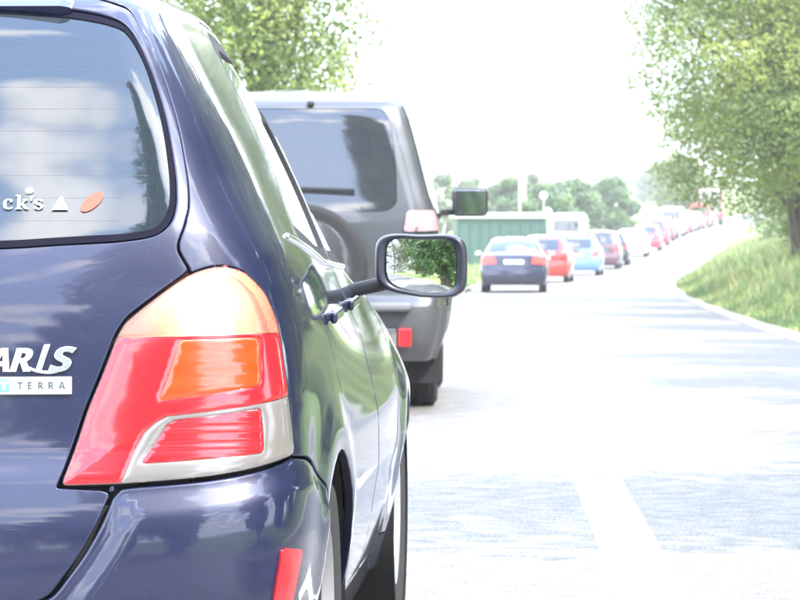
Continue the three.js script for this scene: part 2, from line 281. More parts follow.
// ---------- grass on the verges ----------
{
  const blade = new THREE.BufferGeometry(), P = [-.5, 0, 0, .5, 0, 0, -.36, .55, .12, .36, .55, .12, 0, 1, .42];
  blade.setAttribute('position', new THREE.Float32BufferAttribute(P, 3)); blade.setIndex([0, 1, 3, 0, 3, 2, 2, 3, 4]); blade.computeVertexNormals();
  const R = rng(71), M = new THREE.Matrix4(), q = new THREE.Quaternion(), e = new THREE.Euler(), col = new THREE.Color();
  const gm = new THREE.MeshPhysicalMaterial({ color: 0xffffff, roughness: 1, transmission: .25, thickness: 0, side: THREE.DoubleSide });
  const put = (name, label, N, place, kind) => {
    const im = new THREE.InstancedMesh(blade, gm, N); im.name = name; im.castShadow = im.receiveShadow = true; tag(im, label, 'grass', null, 'stuff');
    for (let i = 0; i < N; i++) {
      const [x, Z, hh, ww] = place(); e.set((R() - .5) * .5, R() * 6.28, (R() - .5) * .5); q.setFromEuler(e);
      M.compose(new THREE.Vector3(x, groundY(x, Z) - .02, -Z), q, new THREE.Vector3(ww, hh, hh)); im.setMatrixAt(i, M);
      const t = R(), pt = clamp(.5 + .9 * n2(x * .5, Z * .12)), dry = R() < .12 + .25 * pt * (hh > .45 ? 1 : .3);
      im.setColorAt(i, dry ? col.setRGB(.38 + .12 * t, .35 + .1 * t, .2) : col.setRGB(lerp(.12, .19, pt) + .05 * t, .20 + .06 * t + .04 * pt, .065 + .03 * t));
    }
    scene.add(im);
  };
  put('verge_grass', 'tall grass on the bank along the right edge of the road', 62000, () => {
    let Z = 34 + 150 * Math.pow(R(), 1.25), o = HW + .12 + 5.5 * Math.pow(R(), 1.35), x = RC(Z) + o; const d = o - HW;
    return [x, Z, (.10 + .36 * smooth(0, 1.4, d)) * (.6 + .7 * R()) * (1 + .35 * n2(x * .8, Z * .25)), .02 + .02 * R()];
  });
  put('roadside_grass', 'short rough grass along the left edge of the road', 15000, () => { let Z = 40 + 150 * R(), o = -HW - .14 - 4 * Math.pow(R(), 1.3), x = RC(Z) + o; return [x, Z, (.12 + .2 * R()), .025 + .02 * R()]; });
}
// ---------- trees: tapered trunk, limbs, and leaves spread through clumps ----------
const bark = new THREE.MeshStandardMaterial({ roughness: 1, map: noiseTex(128, (u, v) => { const k = .34 + .12 * tn(u, v, 3, 2) + .08 * tn(u, v, 11, 6); return [k * 1.05, k * .95, k * .8]; }) });
const leafMat = new THREE.MeshPhysicalMaterial({ vertexColors: true, roughness: .75, transmission: .5, thickness: 0, side: THREE.DoubleSide });
function limb(a, b, r0, r1, bend, R) {
  const m = a.clone().lerp(b, .5).add(new THREE.Vector3((R() - .5) * bend, R() * bend * .5, (R() - .5) * bend)), c = new THREE.CatmullRomCurve3([a, m, b]);
  const g = new THREE.TubeGeometry(c, 6, 1, 6, false), p = g.attributes.position, pt = new THREE.Vector3();
  for (let i = 0; i <= 6; i++) { c.getPointAt(i / 6, pt); const k = lerp(r0, r1, i / 6); for (let j = 0; j <= 6; j++) { const q = i * 7 + j; p.setXYZ(q, pt.x + (p.getX(q) - pt.x) * k, pt.y + (p.getY(q) - pt.y) * k, pt.z + (p.getZ(q) - pt.z) * k); } }
  g.computeVertexNormals(); return g;
}
// clumps: [x, y, z, rx, ry, rz] about the tree's base
function leaves(clumps, N, size, tone, R, fill = .45) {
  const pos = new Float32Array(N * 12), nor = new Float32Array(N * 12), col = new Float32Array(N * 12), idx = new Uint32Array(N * 6);
  const vol = clumps.map(c => Math.pow(c[3] * c[4] * c[5], .8)), tot = vol.reduce((a, b) => a + b); const cum = []; vol.reduce((a, b, i) => cum[i] = a + b / tot, 0);
  const u = new THREE.Vector3(), v = new THREE.Vector3(), n = new THREE.Vector3();
  for (let i = 0; i < N; i++) {
    let k = R(), ci = 0; while (ci < cum.length - 1 && cum[ci] < k) ci++; const c = clumps[ci];
    const th = R() * 6.283, cz = R() * 2 - 1, s = Math.sqrt(1 - cz * cz); let d = [s * Math.cos(th), cz, s * Math.sin(th)];
    const lump = 1 + .3 * n3(d[0] * 2.1 + ci * 7, d[1] * 2.1, d[2] * 2.1), rad = lump * (R() < fill ? Math.cbrt(R()) : .8 + .3 * R());
    const x = c[0] + d[0] * c[3] * rad, y = c[1] + d[1] * c[4] * rad, z = c[2] + d[2] * c[5] * rad;
    n.set(d[0] + (R() - .5) * 1.6, d[1] + .45 + (R() - .5) * 1.6, d[2] + (R() - .5) * 1.6).normalize(); u.set(R() - .5, R() - .5, R() - .5).cross(n).normalize(); v.crossVectors(n, u);
    const a = size * (.6 + .8 * R()), b = a * .55, f = a * .18;
    const Q = [[-a, 0, 0], [0, -b, f], [a, 0, 0], [0, b, f]];
    for (let q = 0; q < 4; q++) for (let e = 0; e < 3; e++) { const ax = 'xyz'[e]; pos[i * 12 + q * 3 + e] = [x, y, z][e] + u[ax] * Q[q][0] + v[ax] * Q[q][1] + n[ax] * Q[q][2]; nor[i * 12 + q * 3 + e] = n[ax]; }
    const t = R(), w = clamp(.5 + .8 * n3(x * .45 + ci, y * .45, z * .45)), cc = [lerp(tone[0][0], tone[1][0], w) * (.75 + .5 * t), lerp(tone[0][1], tone[1][1], w) * (.8 + .4 * t), lerp(tone[0][2], tone[1][2], w) * (.75 + .5 * t)];
    for (let q = 0; q < 4; q++) col.set(cc, i * 12 + q * 3);
    idx.set([0, 1, 2, 0, 2, 3].map(q => q + i * 4), i * 6);
  }
  const g = new THREE.BufferGeometry(); g.setAttribute('position', new THREE.BufferAttribute(pos, 3)); g.setAttribute('normal', new THREE.BufferAttribute(nor, 3)); g.setAttribute('color', new THREE.BufferAttribute(col, 3)); g.setIndex(new THREE.BufferAttribute(idx, 1)); return g;
}
const GREEN = [[.06, .12, .02], [.17, .25, .03]], BRIGHT = [[.12, .20, .02], [.29, .35, .04]], DARK = [[.045, .125, .025], [.12, .24, .04]], OLIVE = [[.065, .085, .02], [.15, .165, .035]];
function tree(name, label, x, Z, { h = 9, r = 3, base = 2, tr = .2, N = 9000, size = .11, tone = GREEN, seed = 1, clumps, lean = [0, 0], group, narrow, n = 16, cat = 'tree', limbs = 8, extra = [] }) {
  const R = rng(seed * 977 + 5), t = thing(name, label, cat, [x, groundY(x, Z) - .05, -Z], 0, group);
  if (!clumps) {
    clumps = [];
    for (let i = 0; i < n; i++) {
      const f = (i + .5) / n, y = lerp(base, h, f), prof = narrow ? Math.sin(Math.PI * Math.pow(f, .55)) * .5 + .35 : Math.sqrt(Math.max(.06, 1 - Math.pow((f - .42) / .62, 2)));
      const a = i * 2.4 + R(), rr = r * prof * (narrow ? .35 : .62) * (.5 + .6 * R()), cr = r * (narrow ? .42 : .36) * (.75 + .5 * R()) * (.55 + .45 * prof);
      clumps.push([Math.cos(a) * rr + lean[0] * f, y, Math.sin(a) * rr + lean[1] * f, cr * 1.1, cr * (narrow ? 1.5 : .78), cr * 1.1]);
    }
  }
  clumps.push(...extra);
  const top = new THREE.Vector3(lean[0] * .7, lerp(base, h, .72), lean[1] * .7), g = [limb(new THREE.Vector3(0, -.1, 0), top, tr, tr * .25, tr * 1.5, R)];
  const step = Math.max(1, Math.floor(clumps.length / limbs));
  for (let i = 0; i < clumps.length; i += step) { const c = clumps[i], f = clamp((c[1] - base * .6) / h * .8, .12, .8); g.push(limb(top.clone().multiplyScalar(f), new THREE.Vector3(c[0], c[1], c[2]), tr * .4, tr * .08, tr * 2, R)); }
  mesh('trunk', merge(g), bark, t);
  mesh('crown', leaves(clumps, N, size, tone, R), leafMat, t, 'stuff');
  return t;
}
// seen ahead on the right bank
tree('roadside_tree', 'big leafy tree leaning from the right bank over the road', 4.6, 78, { h: 12, r: 4.8, base: 2.0, N: 210000, size: .043, tone: BRIGHT, seed: 3, n: 26, lean: [-1.1, 0], tr: .22, limbs: 16, group: 'trees on the right bank', extra: [[-3.5, 6.9, .3, .9, .4, .9], [-4.7, 6.95, .1, .5, .2, .5]] });
tree('roadside_tree', 'wide bright green tree behind the leaning one on the right bank', 9.2, 104, { h: 11, r: 4.6, base: .8, N: 90000, size: .054, tone: BRIGHT, seed: 8, n: 26, tr: .22, group: 'trees on the right bank' });
tree('roadside_tree', 'low bushy tree at the foot of the right bank trees', 6.7, 92, { h: 5.6, r: 2.6, base: .3, N: 60000, size: .046, tone: BRIGHT, seed: 9, n: 18, tr: .12, group: 'trees on the right bank' });
tree('roadside_tree', 'grey green tree farthest back on the right bank', 10.8, 150, { h: 12, r: 5, base: .6, N: 50000, size: .09, tone: GREEN, seed: 14, n: 24, group: 'trees on the right bank' });
tree('roadside_bush', 'yellow green bush with a short stem where the road bends away', 8.2, 345, { h: 6.2, r: 3.6, base: 2.2, N: 9000, size: .2, tone: BRIGHT, seed: 21, n: 12, tr: .35, cat: 'bush' });
tree('distant_tree', 'small dark tree on the skyline beyond the queue', 9, 520, { h: 6, r: 4.4, base: 1, N: 4000, size: .32, tone: DARK, seed: 23, n: 9 });
// ahead on the left
tree('sunlit_tree', 'tall sunlit tree above the roof of the grey off-roader', -6.2, 62, { h: 12, r: 3.7, base: 3.3, N: 85000, size: .045, tone: BRIGHT, seed: 31, n: 26, lean: [.8, 0], tr: .24, limbs: 14 });
const hr = rng(5);
[[-5.2, 215, 3.8, 1.5], [-3.0, 205, 3.5, 1.6], [-1.2, 212, 3.8, 1.7], [.9, 226, 3.9, 1.6]].forEach(([x, Z, h, r], i) => tree('field_tree', ['round dark green tree behind the tall pale banner', 'round dark green tree above the red hatchback', 'round dark green tree above the pale blue hatchback', 'round green tree above the maroon people carrier'][i], x, Z, { h, r: r * 1.25, base: .7, N: 9000, size: .14, tone: DARK, seed: 40 + i, n: 12, tr: .14, group: 'round trees left of the road bend' }));
for (let i = 0; i < 7; i++) { const x = -15.5 + i * 2.1, Z = 245 + hr() * 20; tree('hedge_shrub', 'pale green shrub in the hedge across the field', x, Z, { h: 3.6 + hr() * .9, r: 1.9, base: .5, N: 4200, size: .17, tone: GREEN, seed: 60 + i, n: 8, tr: .1, cat: 'shrub', group: 'hedge shrubs across the field' }); }
// along the right of the road beside and behind the camera: they shade the road and show in the paintwork
[[9.4, 44, 11, 3.6, .5], [9.2, 32, 10.5, 3.6, .5], [8.8, 22, 9.6, 3.4, .5], [5.9, 9.6, 9, 3.0, 1.8], [6.6, 3.5, 7.4, 2.4, .8], [5.2, -18, 11, 3, .6], [6.4, -29, 12, 3.8, .5], [-6.4, -34, 11, 3.8, .6], [4.2, -47, 13, 5, .4], [-5.6, -52, 12, 4.5, .4], [-.6, -92, 15, 7, .3]].forEach(([x, Z, h, r, b], i) => tree('lane_tree', ['leafy tree on the right well ahead of the off-roader', 'leafy tree on the right just ahead of the off-roader', 'leafy tree on the right opposite the off-roader', 'leafy tree shading the lane opposite the gap between the two near cars', 'low leafy tree on the right opposite the tail of the hatchback', 'tall leafy tree well behind the hatchback', 'tall tree on the right far behind the queue', 'tall tree on the left far behind the queue', 'broad tree on the right far behind the queue', 'broad tree on the left far behind the queue', 'great tree where the lane behind the queue ends'][i], x, Z, { h, r, base: b, N: i === 3 ? 9000 : 24000, size: .11, tone: i % 2 ? GREEN : OLIVE, seed: 80 + i, n: 18, tr: .18, group: 'trees along the right of the lane' }));
tree('slender_tree', 'tall slender tree mirrored in the rear window of the hatchback', 3.6, -4.4, { h: 27, r: 3.2, base: 1.2, N: 60000, size: .13, tone: DARK, seed: 95, n: 26, narrow: true, tr: .3 });
[[12.5, 10], [13, 17], [13.4, 25], [13.8, 34], [13.6, 43], [13, 53], [12.6, 63], [15, 74], [13, 88]].forEach(([x, Z], i) => tree('copse_tree', 'dark tree in the copse behind the lane trees on the right', x, Z, { h: 15.5 + (i % 3), r: 4.6, base: .4, N: 17000, size: .25, tone: OLIVE, seed: 120 + i, n: 18, tr: .2, group: 'copse behind the lane trees' }));
// ---------- shared car materials and wheels ----------
const rubber = std([.018, .018, .02], .85), plasticBlack = std([.022, .022, .025], .55), trimGrey = std([.06, .06, .065], .55), chromeMat = std([.8, .8, .82], .16, { metalness: 1 }), silverRim = std([.5, .5, .52], .35, { metalness: .8 }), under = std([.015, .015, .016], .95);
const glassMat = phys([.012, .016, .02], .035, { ior: 1.75, specularIntensity: 1, clearcoat: 1, clearcoatRoughness: .02 });
const lensRed = phys([.42, .01, .018], .22, { clearcoat: 1, clearcoatRoughness: .06 }), lensClear = phys([.17, .155, .15], .25, { clearcoat: 1, clearcoatRoughness: .06 }), lensAmber = phys([.46, .05, .006], .22, { clearcoat: 1, clearcoatRoughness: .06 });
const plateWhite = std([.75, .75, .72], .5), plateYellow = std([.7, .5, .05], .5);
const paintMat = (c, o = {}) => phys(c, .42, { metalness: .25, clearcoat: 1, clearcoatRoughness: .04, ...o });
const brakeMat = new THREE.MeshStandardMaterial({ color: RGB(.6, .03, .03), emissive: RGB(1, .07, .05), emissiveIntensity: .7, roughness: .3 });
function tyreGeo(R, w, rim) { const h = w / 2, P = [[rim, -h * .86], [R * .9, -h], [R * .985, -h * .82], [R, -h * .6]]; const g = []; for (let i = -2; i <= 2; i++) { const y = i * h * .24; P.push([R, y - h * .09], [R - .008, y - h * .06], [R - .008, y + h * .06], [R, y + h * .09]); } P.push([R, h * .6], [R * .985, h * .82], [R * .9, h], [rim, h * .86]); return new THREE.LatheGeometry(P.map(p => new THREE.Vector2(...p)), 40).rotateZ(-Math.PI / 2); }
function rimGeo(rim, w) {
  const h = w / 2, g = [new THREE.LatheGeometry([[rim, -h * .86], [rim * .93, -h * .5], [rim * .9, h * .55], [rim, h * .86], [rim * 1.02, h * .9]].map(p => new THREE.Vector2(...p)), 32), at(new THREE.CylinderGeometry(rim * .22, rim * .24, .04, 20), 0, h * .55, 0)];
  for (let i = 0; i < 5; i++) { const b = rbox(rim * .8, .03, rim * .24, .01, 1); b.translate(rim * .52, h * .5, 0); b.rotateY(i * 2 * Math.PI / 5); g.push(b); }
  g.push(at(new THREE.CylinderGeometry(rim * .9, rim * .9, .01, 24), 0, -h * .3, 0));
  return merge(g).rotateZ(-Math.PI / 2);
}
function addWheels(t, zs, xw, R, w, rimR, lite) {
  const tg = tyreGeo(R, w, rimR), rg = rimGeo(rimR, w);
  for (const z of zs) for (const s of [1, -1]) { const g = new THREE.Group(); g.name = 'wheel'; g.position.set(s * xw, R, z); if (s < 0) g.rotation.y = Math.PI; t.add(g); mesh('tyre', tg, rubber, g); mesh('rim', rg, silverRim, g); }
}
const both = g => { const m = mirrorGeo(g); return merge([g, m]); };
const circleZ = (z, y, r, n = 32) => Array.from({ length: n }, (_, i) => [z + r * Math.cos(i / n * 6.2832), y + r * Math.sin(i / n * 6.2832)]);
// ---------- the dark blue hatchback close ahead ----------
{
  const S = HB, dustTex = noiseTex(512, (u, v) => { const g = n2(u * 260, v * 260), f = n2(u * 90 + 9, v * 90), c = tn(u, v, 2.2, 6) * .5 + .5, d = clamp((g + f * .6 - .7) * 1.2) * c * .28 + .04 * c * (f * .5 + .5); return [.022 + d * .9, .05 + d * .9, .205 + d * .85]; }, true, 1.7),
    paintB = new THREE.MeshPhysicalMaterial({ map: dustTex, roughness: .45, metalness: .15, clearcoat: 1, clearcoatRoughness: .05 });
  const t = thing('hatchback', 'dark blue hatchback with red tail lamp and white letters on its tailgate', 'car', HBP);
  const hatchGlass = phys([.02, .026, .034], .035, { ior: 1.85 });
  const lampPts = [[.383, .600, .012], [.426, .731], [.487, .863], [.516, .902], [.546, .933], [.585, .966], [.639, .979], [.699, .968], [.755, .931], [.786, .873], [.790, .787], [.797, .707], [.808, .642, .01], [.718, .630], [.586, .612], [.483, .602]];
  const lamp = sdPoly(roundPoly(lampPts, .025));
  const winPts = [[-.2, 1.006], [.284, 1.01], [.378, 1.017], [.47, 1.022], [.518, 1.031], [.539, 1.055], [.548, 1.085], [.557, 1.165], [.581, 1.283], [.594, 1.350], [.570, 1.418], [.453, 1.443], [.298, 1.453], [-.2, 1.456]];
  const win = sdPoly(roundPoly(winPts, .04));
  const hatchPts = [[-.2, .40], [.35, .40, .03], [.374, .411], [.415, .478], [.444, .537], [.462, .586, .012], [.45, .592], [.377, .597, .004], [.4225, .731], [.4835, .864], [.513, .9035], [.544, .936], [.583, .971, .005], [.555, 1.015], [.564, 1.05], [.576, 1.085], [.587, 1.165], [.614, 1.283], [.630, 1.36], [.606, 1.445], [.48, 1.474], [.28, 1.481], [-.2, 1.483]];
  const hatch = sdPoly(roundPoly(hatchPts, .02));
  const pS = (z, y) => S.P('s', z, y);
  const bumpPts = [[-.2, .19, 0], [-.2, .395, 0], [.352, .395, .03], [.38, .409], [.421, .476], [.45, .535], [.469, .592, .006], [.483, .596], [.586, .606], [.718, .624], [.812, .637], [.90, .628], [pS(-.55, .56), .56], [pS(-.55, .19), .19]];
  const bumpR = sdPoly(roundPoly(bumpPts, .02));
  const arches = S.wheels.map(z => S.poly('s', circleZ(z, .288, .322), 0));
  const rdoor = S.poly('s', [[-1.19, .27], [-1.86, .27], [-1.83, .95], [-1.74, 1.425, .04], [-1.12, 1.455, .05], [-1.06, 1.42], [-1.03, 1.2], [-.86, 1.03, .03], [-.93, .82], [-1.05, .66], [-1.15, .5]], .04);
  const fdoor = S.poly('s', [[-1.875, .27], [-2.76, .27], [-2.74, .85], [-2.56, .93], [-2.34, 1.03], [-2.1, 1.15], [-1.83, 1.29], [-1.762, 1.37], [-1.75, 1.415], [-1.85, .95]], .03);
  const rwin = S.poly('s', [[-.90, 1.018, .02], [-1.36, .972], [-1.80, .958], [-1.71, 1.395], [-1.18, 1.435, .05], [-1.12, 1.40], [-1.10, 1.2]], .03);
  const fwin = S.poly('s', [[-1.87, .955], [-2.50, .945], [-2.28, 1.04], [-2.06, 1.15], [-1.81, 1.275], [-1.775, 1.37]], .02);
  const wind = sdPoly(roundPoly([[S.e + .2, .955], [S.P('f', .5, .955), .955], [S.P('f', .42, 1.2), 1.2], [S.P('f', .33, 1.41), 1.41], [S.e + .2, 1.42]], .03));
  const hlamp = sdPoly(roundPoly([[S.c + .22, .62], [S.c + .5, .56], [S.c + .52, .68], [S.c + .25, .80]], .03));
  const bonnet = sdPoly(roundPoly([[S.e + .2, .70], [S.c + .55, .70], [S.c + .3, .82], [S.c + .1, .88], [S.c + .2, .925], [S.e + .2, .94]], .02));
  const g = .0022, ex = f => inset(f, -g);
  // painted shell that is left between the panels: quarter panels, pillars, roof, sills, wings
  const full = (p, y) => 1; full.box = [0, S.e, S.y0, S.y1];
  const bodyF = minus(full, ...[lamp, hatch, bumpR, ...arches, rdoor, fdoor, wind, hlamp, bonnet].map(ex));
  const ps = [...range(0, 1.3, .0125), ...range(1.33, 3.9, .035), ...range(3.93, S.e, .04)], ys = [...range(.18, 1.44, .0125), ...range(1.446, 1.5, .006), 1.504, 1.508, 1.511, 1.514, 1.517, 1.520, 1.523, 1.525];
  const roofCap = (() => { const n = 40, sh = []; for (let i = 0; i <= n; i++) { const a = S.at(S.e * i / n, S.y1); sh.push(a); } const pos = []; for (let i = 0; i < n; i++) { const a = sh[i], b = sh[i + 1]; pos.push(a[0], a[1], a[2], b[0], b[1], b[2], 0, S.y1 + .004, b[2], a[0], a[1], a[2], 0, S.y1 + .004, b[2], 0, S.y1 + .004, a[2]); } const q = new THREE.BufferGeometry(); q.setAttribute('position', new THREE.Float32BufferAttribute(pos, 3)); q.computeVertexNormals(); return q; })();
  const right = S.cut(bodyF, { ps, ys, soft: .003, flange: .014 });
  mesh('body', merge([both(right), roofCap, mirrorGeo(roofCap)]), paintB, t);
  // dark inner shell behind the panel gaps
  const shellF = minus(full, ...arches.map(a => inset(a, -.004)));
  mesh('inner_shell', merge([both(S.cut(shellF, { step: .06, ystep: .035, off: -.03, flange: 0 })), at(new THREE.BoxGeometry(1.2, .04, 3.3), 0, .22, -1.87)]), under, t);
  for (const z of S.wheels) for (const s of [1, -1]) mesh('wheel_well', at(new THREE.CylinderGeometry(.330, .330, .26, 28, 1, true), s * .70, .288, z, 0, 0, Math.PI / 2), new THREE.MeshStandardMaterial({ color: RGB(.012, .012, .012), roughness: 1, side: THREE.DoubleSide }), t);
  const hb = [0, .74, .38, 1.495];
  const hg = mesh('tailgate', both(S.cut(minus(hatch, inset(win, -.001)), { box: hb, step: .0085, soft: .004, flange: .014 })), paintB, t);
  mesh('rear_bumper', both(S.cut(minus(bumpR, inset(arches[0], -g)), { box: [0, 1.5, .18, .66], step: .012, soft: .007, flange: .02, off: d => .012 * smooth(0, .05, d) })), paintB, t);
  // rear window: black border, pane, stickers
  const seal = minus(inset(win, .0015), inset(win, .014));
  mesh('window_seal', both(S.cut(seal, { box: [0, .70, .99, 1.47], step: .01, off: -.003, flange: .008 })), phys([.008, .008, .016], .8, { specularIntensity: .12 }), t);
  const pane = mesh('rear_window', both(S.cut(inset(win, .0142), { box: [0, .70, .99, 1.47], step: .014, off: -.005, flange: .006 })), hatchGlass, t);
  // tail lamps
  const below = sdPoly([[.40, .50], [.479, .608], [.509, .687], [.520, .703], [.536, .716], [.79, .746], [.9, .76], [.9, .5]]);
  const amber = sdPoly(roundPoly([[.561, .846], [.637, .848], [.706, .849], [.694, .767], [.527, .742]], .008)), rib = sdPoly(roundPoly([[.503, .633], [.536, .704], [.547, .710], [.690, .727], [.696, .648]], .008));
  const upper = sdPoly([[.3, .852], [.9, .858], [.9, 1.1], [.3, 1.1]]);
  const dome = d => .002 + .012 * (1 - Math.exp(-d / .03)), lb = [.36, .84, .58, 1.0];
  const gap = .0006, clip = f => { const q = inter(lamp, f); q.box = lb; return q; };
  const dm = (p, y) => dome(Math.max(0, lamp(p, y)));
  const pieceOff = (d, p, y) => dm(p, y) - .002 * Math.exp(-d / .002);
  const lg = (f, extra = 0, fl = .016) => S.cut(f, { box: lb, step: .006, off: (d, p, y) => pieceOff(d, p, y) + (typeof extra === 'function' ? extra(p, y) : extra), flange: fl });
  const lensGlow = phys([1, .44, .40], .16, { transmission: .85, thickness: 0, clearcoat: 1, clearcoatRoughness: .06 });
  const reflector = std([.85, .82, .8], .28, { metalness: 1 });
  const pieces = [
    ['lens', lg(inset(minus(clip(lamp), below, amber, upper), gap)), lensRed],
    ['brake_lens', lg(inset(minus(clip(upper), amber), gap)), lensGlow],
    ['indicator_lens', lg(inset(amber, gap), (p, y) => .0008 * Math.sin(y * 900)), lensAmber],
    ['clear_lens', lg(inset(minus(clip(below), rib), gap)), lensClear],
    ['ribbed_lens', lg(inset(rib, gap), (p, y) => .0011 * Math.sin(y * 620)), lensRed],
    ['reflector', S.cut(inset(lamp, .006), { box: lb, step: .012, off: -.022, flange: 0 }), reflector],
    ['lamp_rim', S.cut(minus(lamp, inset(lamp, .005)), { box: lb, step: .006, off: .001, flange: .02 }), plasticBlack],
  ];
  const bulbMat = new THREE.MeshStandardMaterial({ color: RGB(1, .6, .4), emissive: RGB(1, .55, .3), emissiveIntensity: 110 });
  for (const s of [1, -1]) {
    const L = new THREE.Group(); L.name = 'tail_lamp'; t.add(L);
    for (const [n, geo, m] of pieces) mesh(n, s > 0 ? geo : mirrorGeo(geo), m, L);
    const b = S.at(.625, .905), n = S.n(.625, .905), bp = b.map((v, i) => (i === 0 ? s : 1) * (v - n[i] * .012));
    const bulb = mesh('bulb', new THREE.SphereGeometry(.02, 16, 10), bulbMat, L); bulb.position.set(...bp);
    const pl = new THREE.PointLight(RGB(1, .42, .14), .25, 3, 2); pl.position.set(...bp); pl.castShadow = true; L.add(pl); pl.name = 'bulb_light';
  }
  // doors, glass, belt moulding, handles
  for (const s of [1, -1]) {
    const mk = geo => s > 0 ? geo : mirrorGeo(geo);
    const door = (name, f, w, zh, box) => {
      const dp = mesh(name, mk(S.cut(minus(f, inset(w, -.001)), { step: .02, ystep: .014, soft: .003 })), paintB, t);
      mesh('window_frame', mk(S.cut(minus(inset(w, .001), inset(w, .03)), { step: .014, ystep: .01, off: -.001, flange: .01 })), plasticBlack, dp);
      mesh('side_window', mk(S.cut(inset(w, .0302), { step: .03, ystep: .02, off: -.006, flange: .004 })), glassMat, dp);
      const a = S.at(S.P('s', zh, .86), .86); mesh('handle', mk(merge([at(rbox(.014, .024, .19, .007, 3), a[0] + .012, .862, zh, .03, .0), at(rbox(.03, .018, .03, .006, 1), a[0] + .003, .862, zh + .075), at(rbox(.03, .018, .03, .006, 1), a[0] + .003, .862, zh - .075)])), paintB, dp);
      return dp;
    };
    door('rear_door', rdoor, rwin, -1.12); const fd = door('front_door', fdoor, fwin, -1.99);
    const path = []; for (let z = -.66; z >= -2.45; z -= .08) { const y = z > -1.36 ? lerp(1.026, .966, (-.66 - z) / .7) : lerp(.966, .935, (-1.36 - z) / 1.1), pp = S.P('s', z, y), a = S.at(pp, y), n = S.n(pp, y); path.push(new THREE.Vector3(a[0] + n[0] * .002, y, z)); }
    mesh('belt_moulding', mk(merge([at(new THREE.SphereGeometry(.0065, 10, 8), path[0].x, path[0].y, path[0].z), new THREE.TubeGeometry(new THREE.CatmullRomCurve3(path), 60, .0065, 8)])), chromeMat, t);
    // bumper reflector
    const rf = sdPoly(roundPoly([[.735, .385], [.80, .37], [.83, .475], [.745, .485]], .012));
    mesh('bumper_reflector', mk(S.cut(rf, { step: .01, off: .0165, flange: .008 })), lensRed, t);
    // door mirror: housing shell, pane, stalk
    const m = new THREE.Group(); m.name = 'door_mirror'; m.position.set(s * .922, .94, -2.35); t.add(m);
    const ring = (w, h, z, dx, n = 40) => Array.from({ length: n }, (_, i) => { const a = i / n * 6.2832, c = Math.cos(a), q = Math.sin(a), e = 2 / 4.2; const rx = w * Math.sign(c) * Math.pow(Math.abs(c), e), ry = h * Math.sign(q) * Math.pow(Math.abs(q), e); return [dx + rx * (c < 0 ? 1 - .0 * ry : 1), ry * (1 + .07 * rx / w) - .012 * (rx < 0 ? rx / w : 0), z]; });
    const loft = rings => { const pos = [], idx = [], n = rings[0].length; for (const r of rings) for (const p of r) pos.push(...p); for (let k = 0; k < rings.length - 1; k++) for (let i = 0; i < n; i++) { const a = k * n + i, b = k * n + (i + 1) % n; idx.push(a, b, b + n, a, b + n, a + n); } const q = new THREE.BufferGeometry(); q.setAttribute('position', new THREE.Float32BufferAttribute(pos, 3)); q.setIndex(idx); q.computeVertexNormals(); return q; };
    const shell = loft([ring(.083, .061, -.008, .002), ring(.088, .064, .004, .001), ring(.098, .068, .012, 0), ring(.106, .072, .008, 0), ring(.110, .0745, -.006, 0), ring(.109, .074, -.035, 0), ring(.098, .066, -.07, -.004), ring(.07, .046, -.098, -.012), ring(.02, .012, -.108, -.016)]);
    shell.scale(1, 1, 1); mesh('housing', mk(shell), std([.03, .03, .045], .35), m);
    const cap = [.999, .8, .6, .4, .2, .002].map(k => ring(.0845 * k, .0625 * k, 0, .002 * k).map(([x, y]) => [x, y, -(x * x + y * y) / 2.4])), gm = mesh('mirror_glass', mk(loft(cap)), std([.9, .92, .93], .02, { metalness: 1, side: THREE.DoubleSide }), m); gm.position.z = -.001; gm.rotation.y = s * .125; gm.rotation.x = -.018;
    mesh('stalk', mk(merge([at(rbox(.13, .034, .05, .015, 3), -.125, -.05, -.055, 0, 0, .22), at(rbox(.03, .05, .12, .014, 2), -.182, -.062, -.05, 0, 0, .1)])), plasticBlack, m);
  }
  // letters and plates
  const font = await new FontLoader().loadAsync('fonts/droid/droid_sans_bold.typeface.json'), serif = await new FontLoader().loadAsync('fonts/droid/droid_serif_bold.typeface.json');
  const onBody = (o, p, y, out, spin = 0) => { const a = S.at(p, y), n = S.n(p, y), N = new THREE.Vector3(...n); o.position.set(a[0] + n[0] * out, a[1] + n[1] * out, a[2] + n[2] * out); const X = new THREE.Vector3(0, 1, 0).cross(N).normalize(), Y = N.clone().cross(X); o.quaternion.setFromRotationMatrix(new THREE.Matrix4().makeBasis(X, Y, N)); if (spin) o.rotateZ(spin); return o; };
  const glyph = (ch, size, f, depth, shear = 0, bevel = 0) => { const q = new TextGeometry(ch, { font: f, size, depth, curveSegments: 6, bevelEnabled: bevel > 0, bevelSize: bevel, bevelThickness: bevel, bevelSegments: 2 }); q.computeBoundingBox(); const b = q.boundingBox; q.translate(-b.min.x, 0, 0); if (shear) q.applyMatrix4(new THREE.Matrix4().makeShear(0, 0, shear, 0, 0, 0)); return [q, b.max.x - b.min.x]; };
  const badge = std([.86, .86, .88], .22, { metalness: 1 });
  for (const [ch, p, sz, wx] of [['Y', .230, .042, 1], ['A', .266, .040, 1.05], ['R', .304, .040, 1.12], ['I', .345, .047, 1.2], ['S', .366, .042, 1.3]]) { let [q] = glyph(ch, sz, font, .004, .28, .0012); if (ch === 'I') { q = rbox(.0095, sz, .006, .002, 2); q.translate(.005, sz / 2, .003); q.applyMatrix4(new THREE.Matrix4().makeShear(0, 0, .28, 0, 0, 0)); } q.scale(wx, 1, 1); onBody(mesh('badge_letter', q, badge, hg), p, .796, .001); }
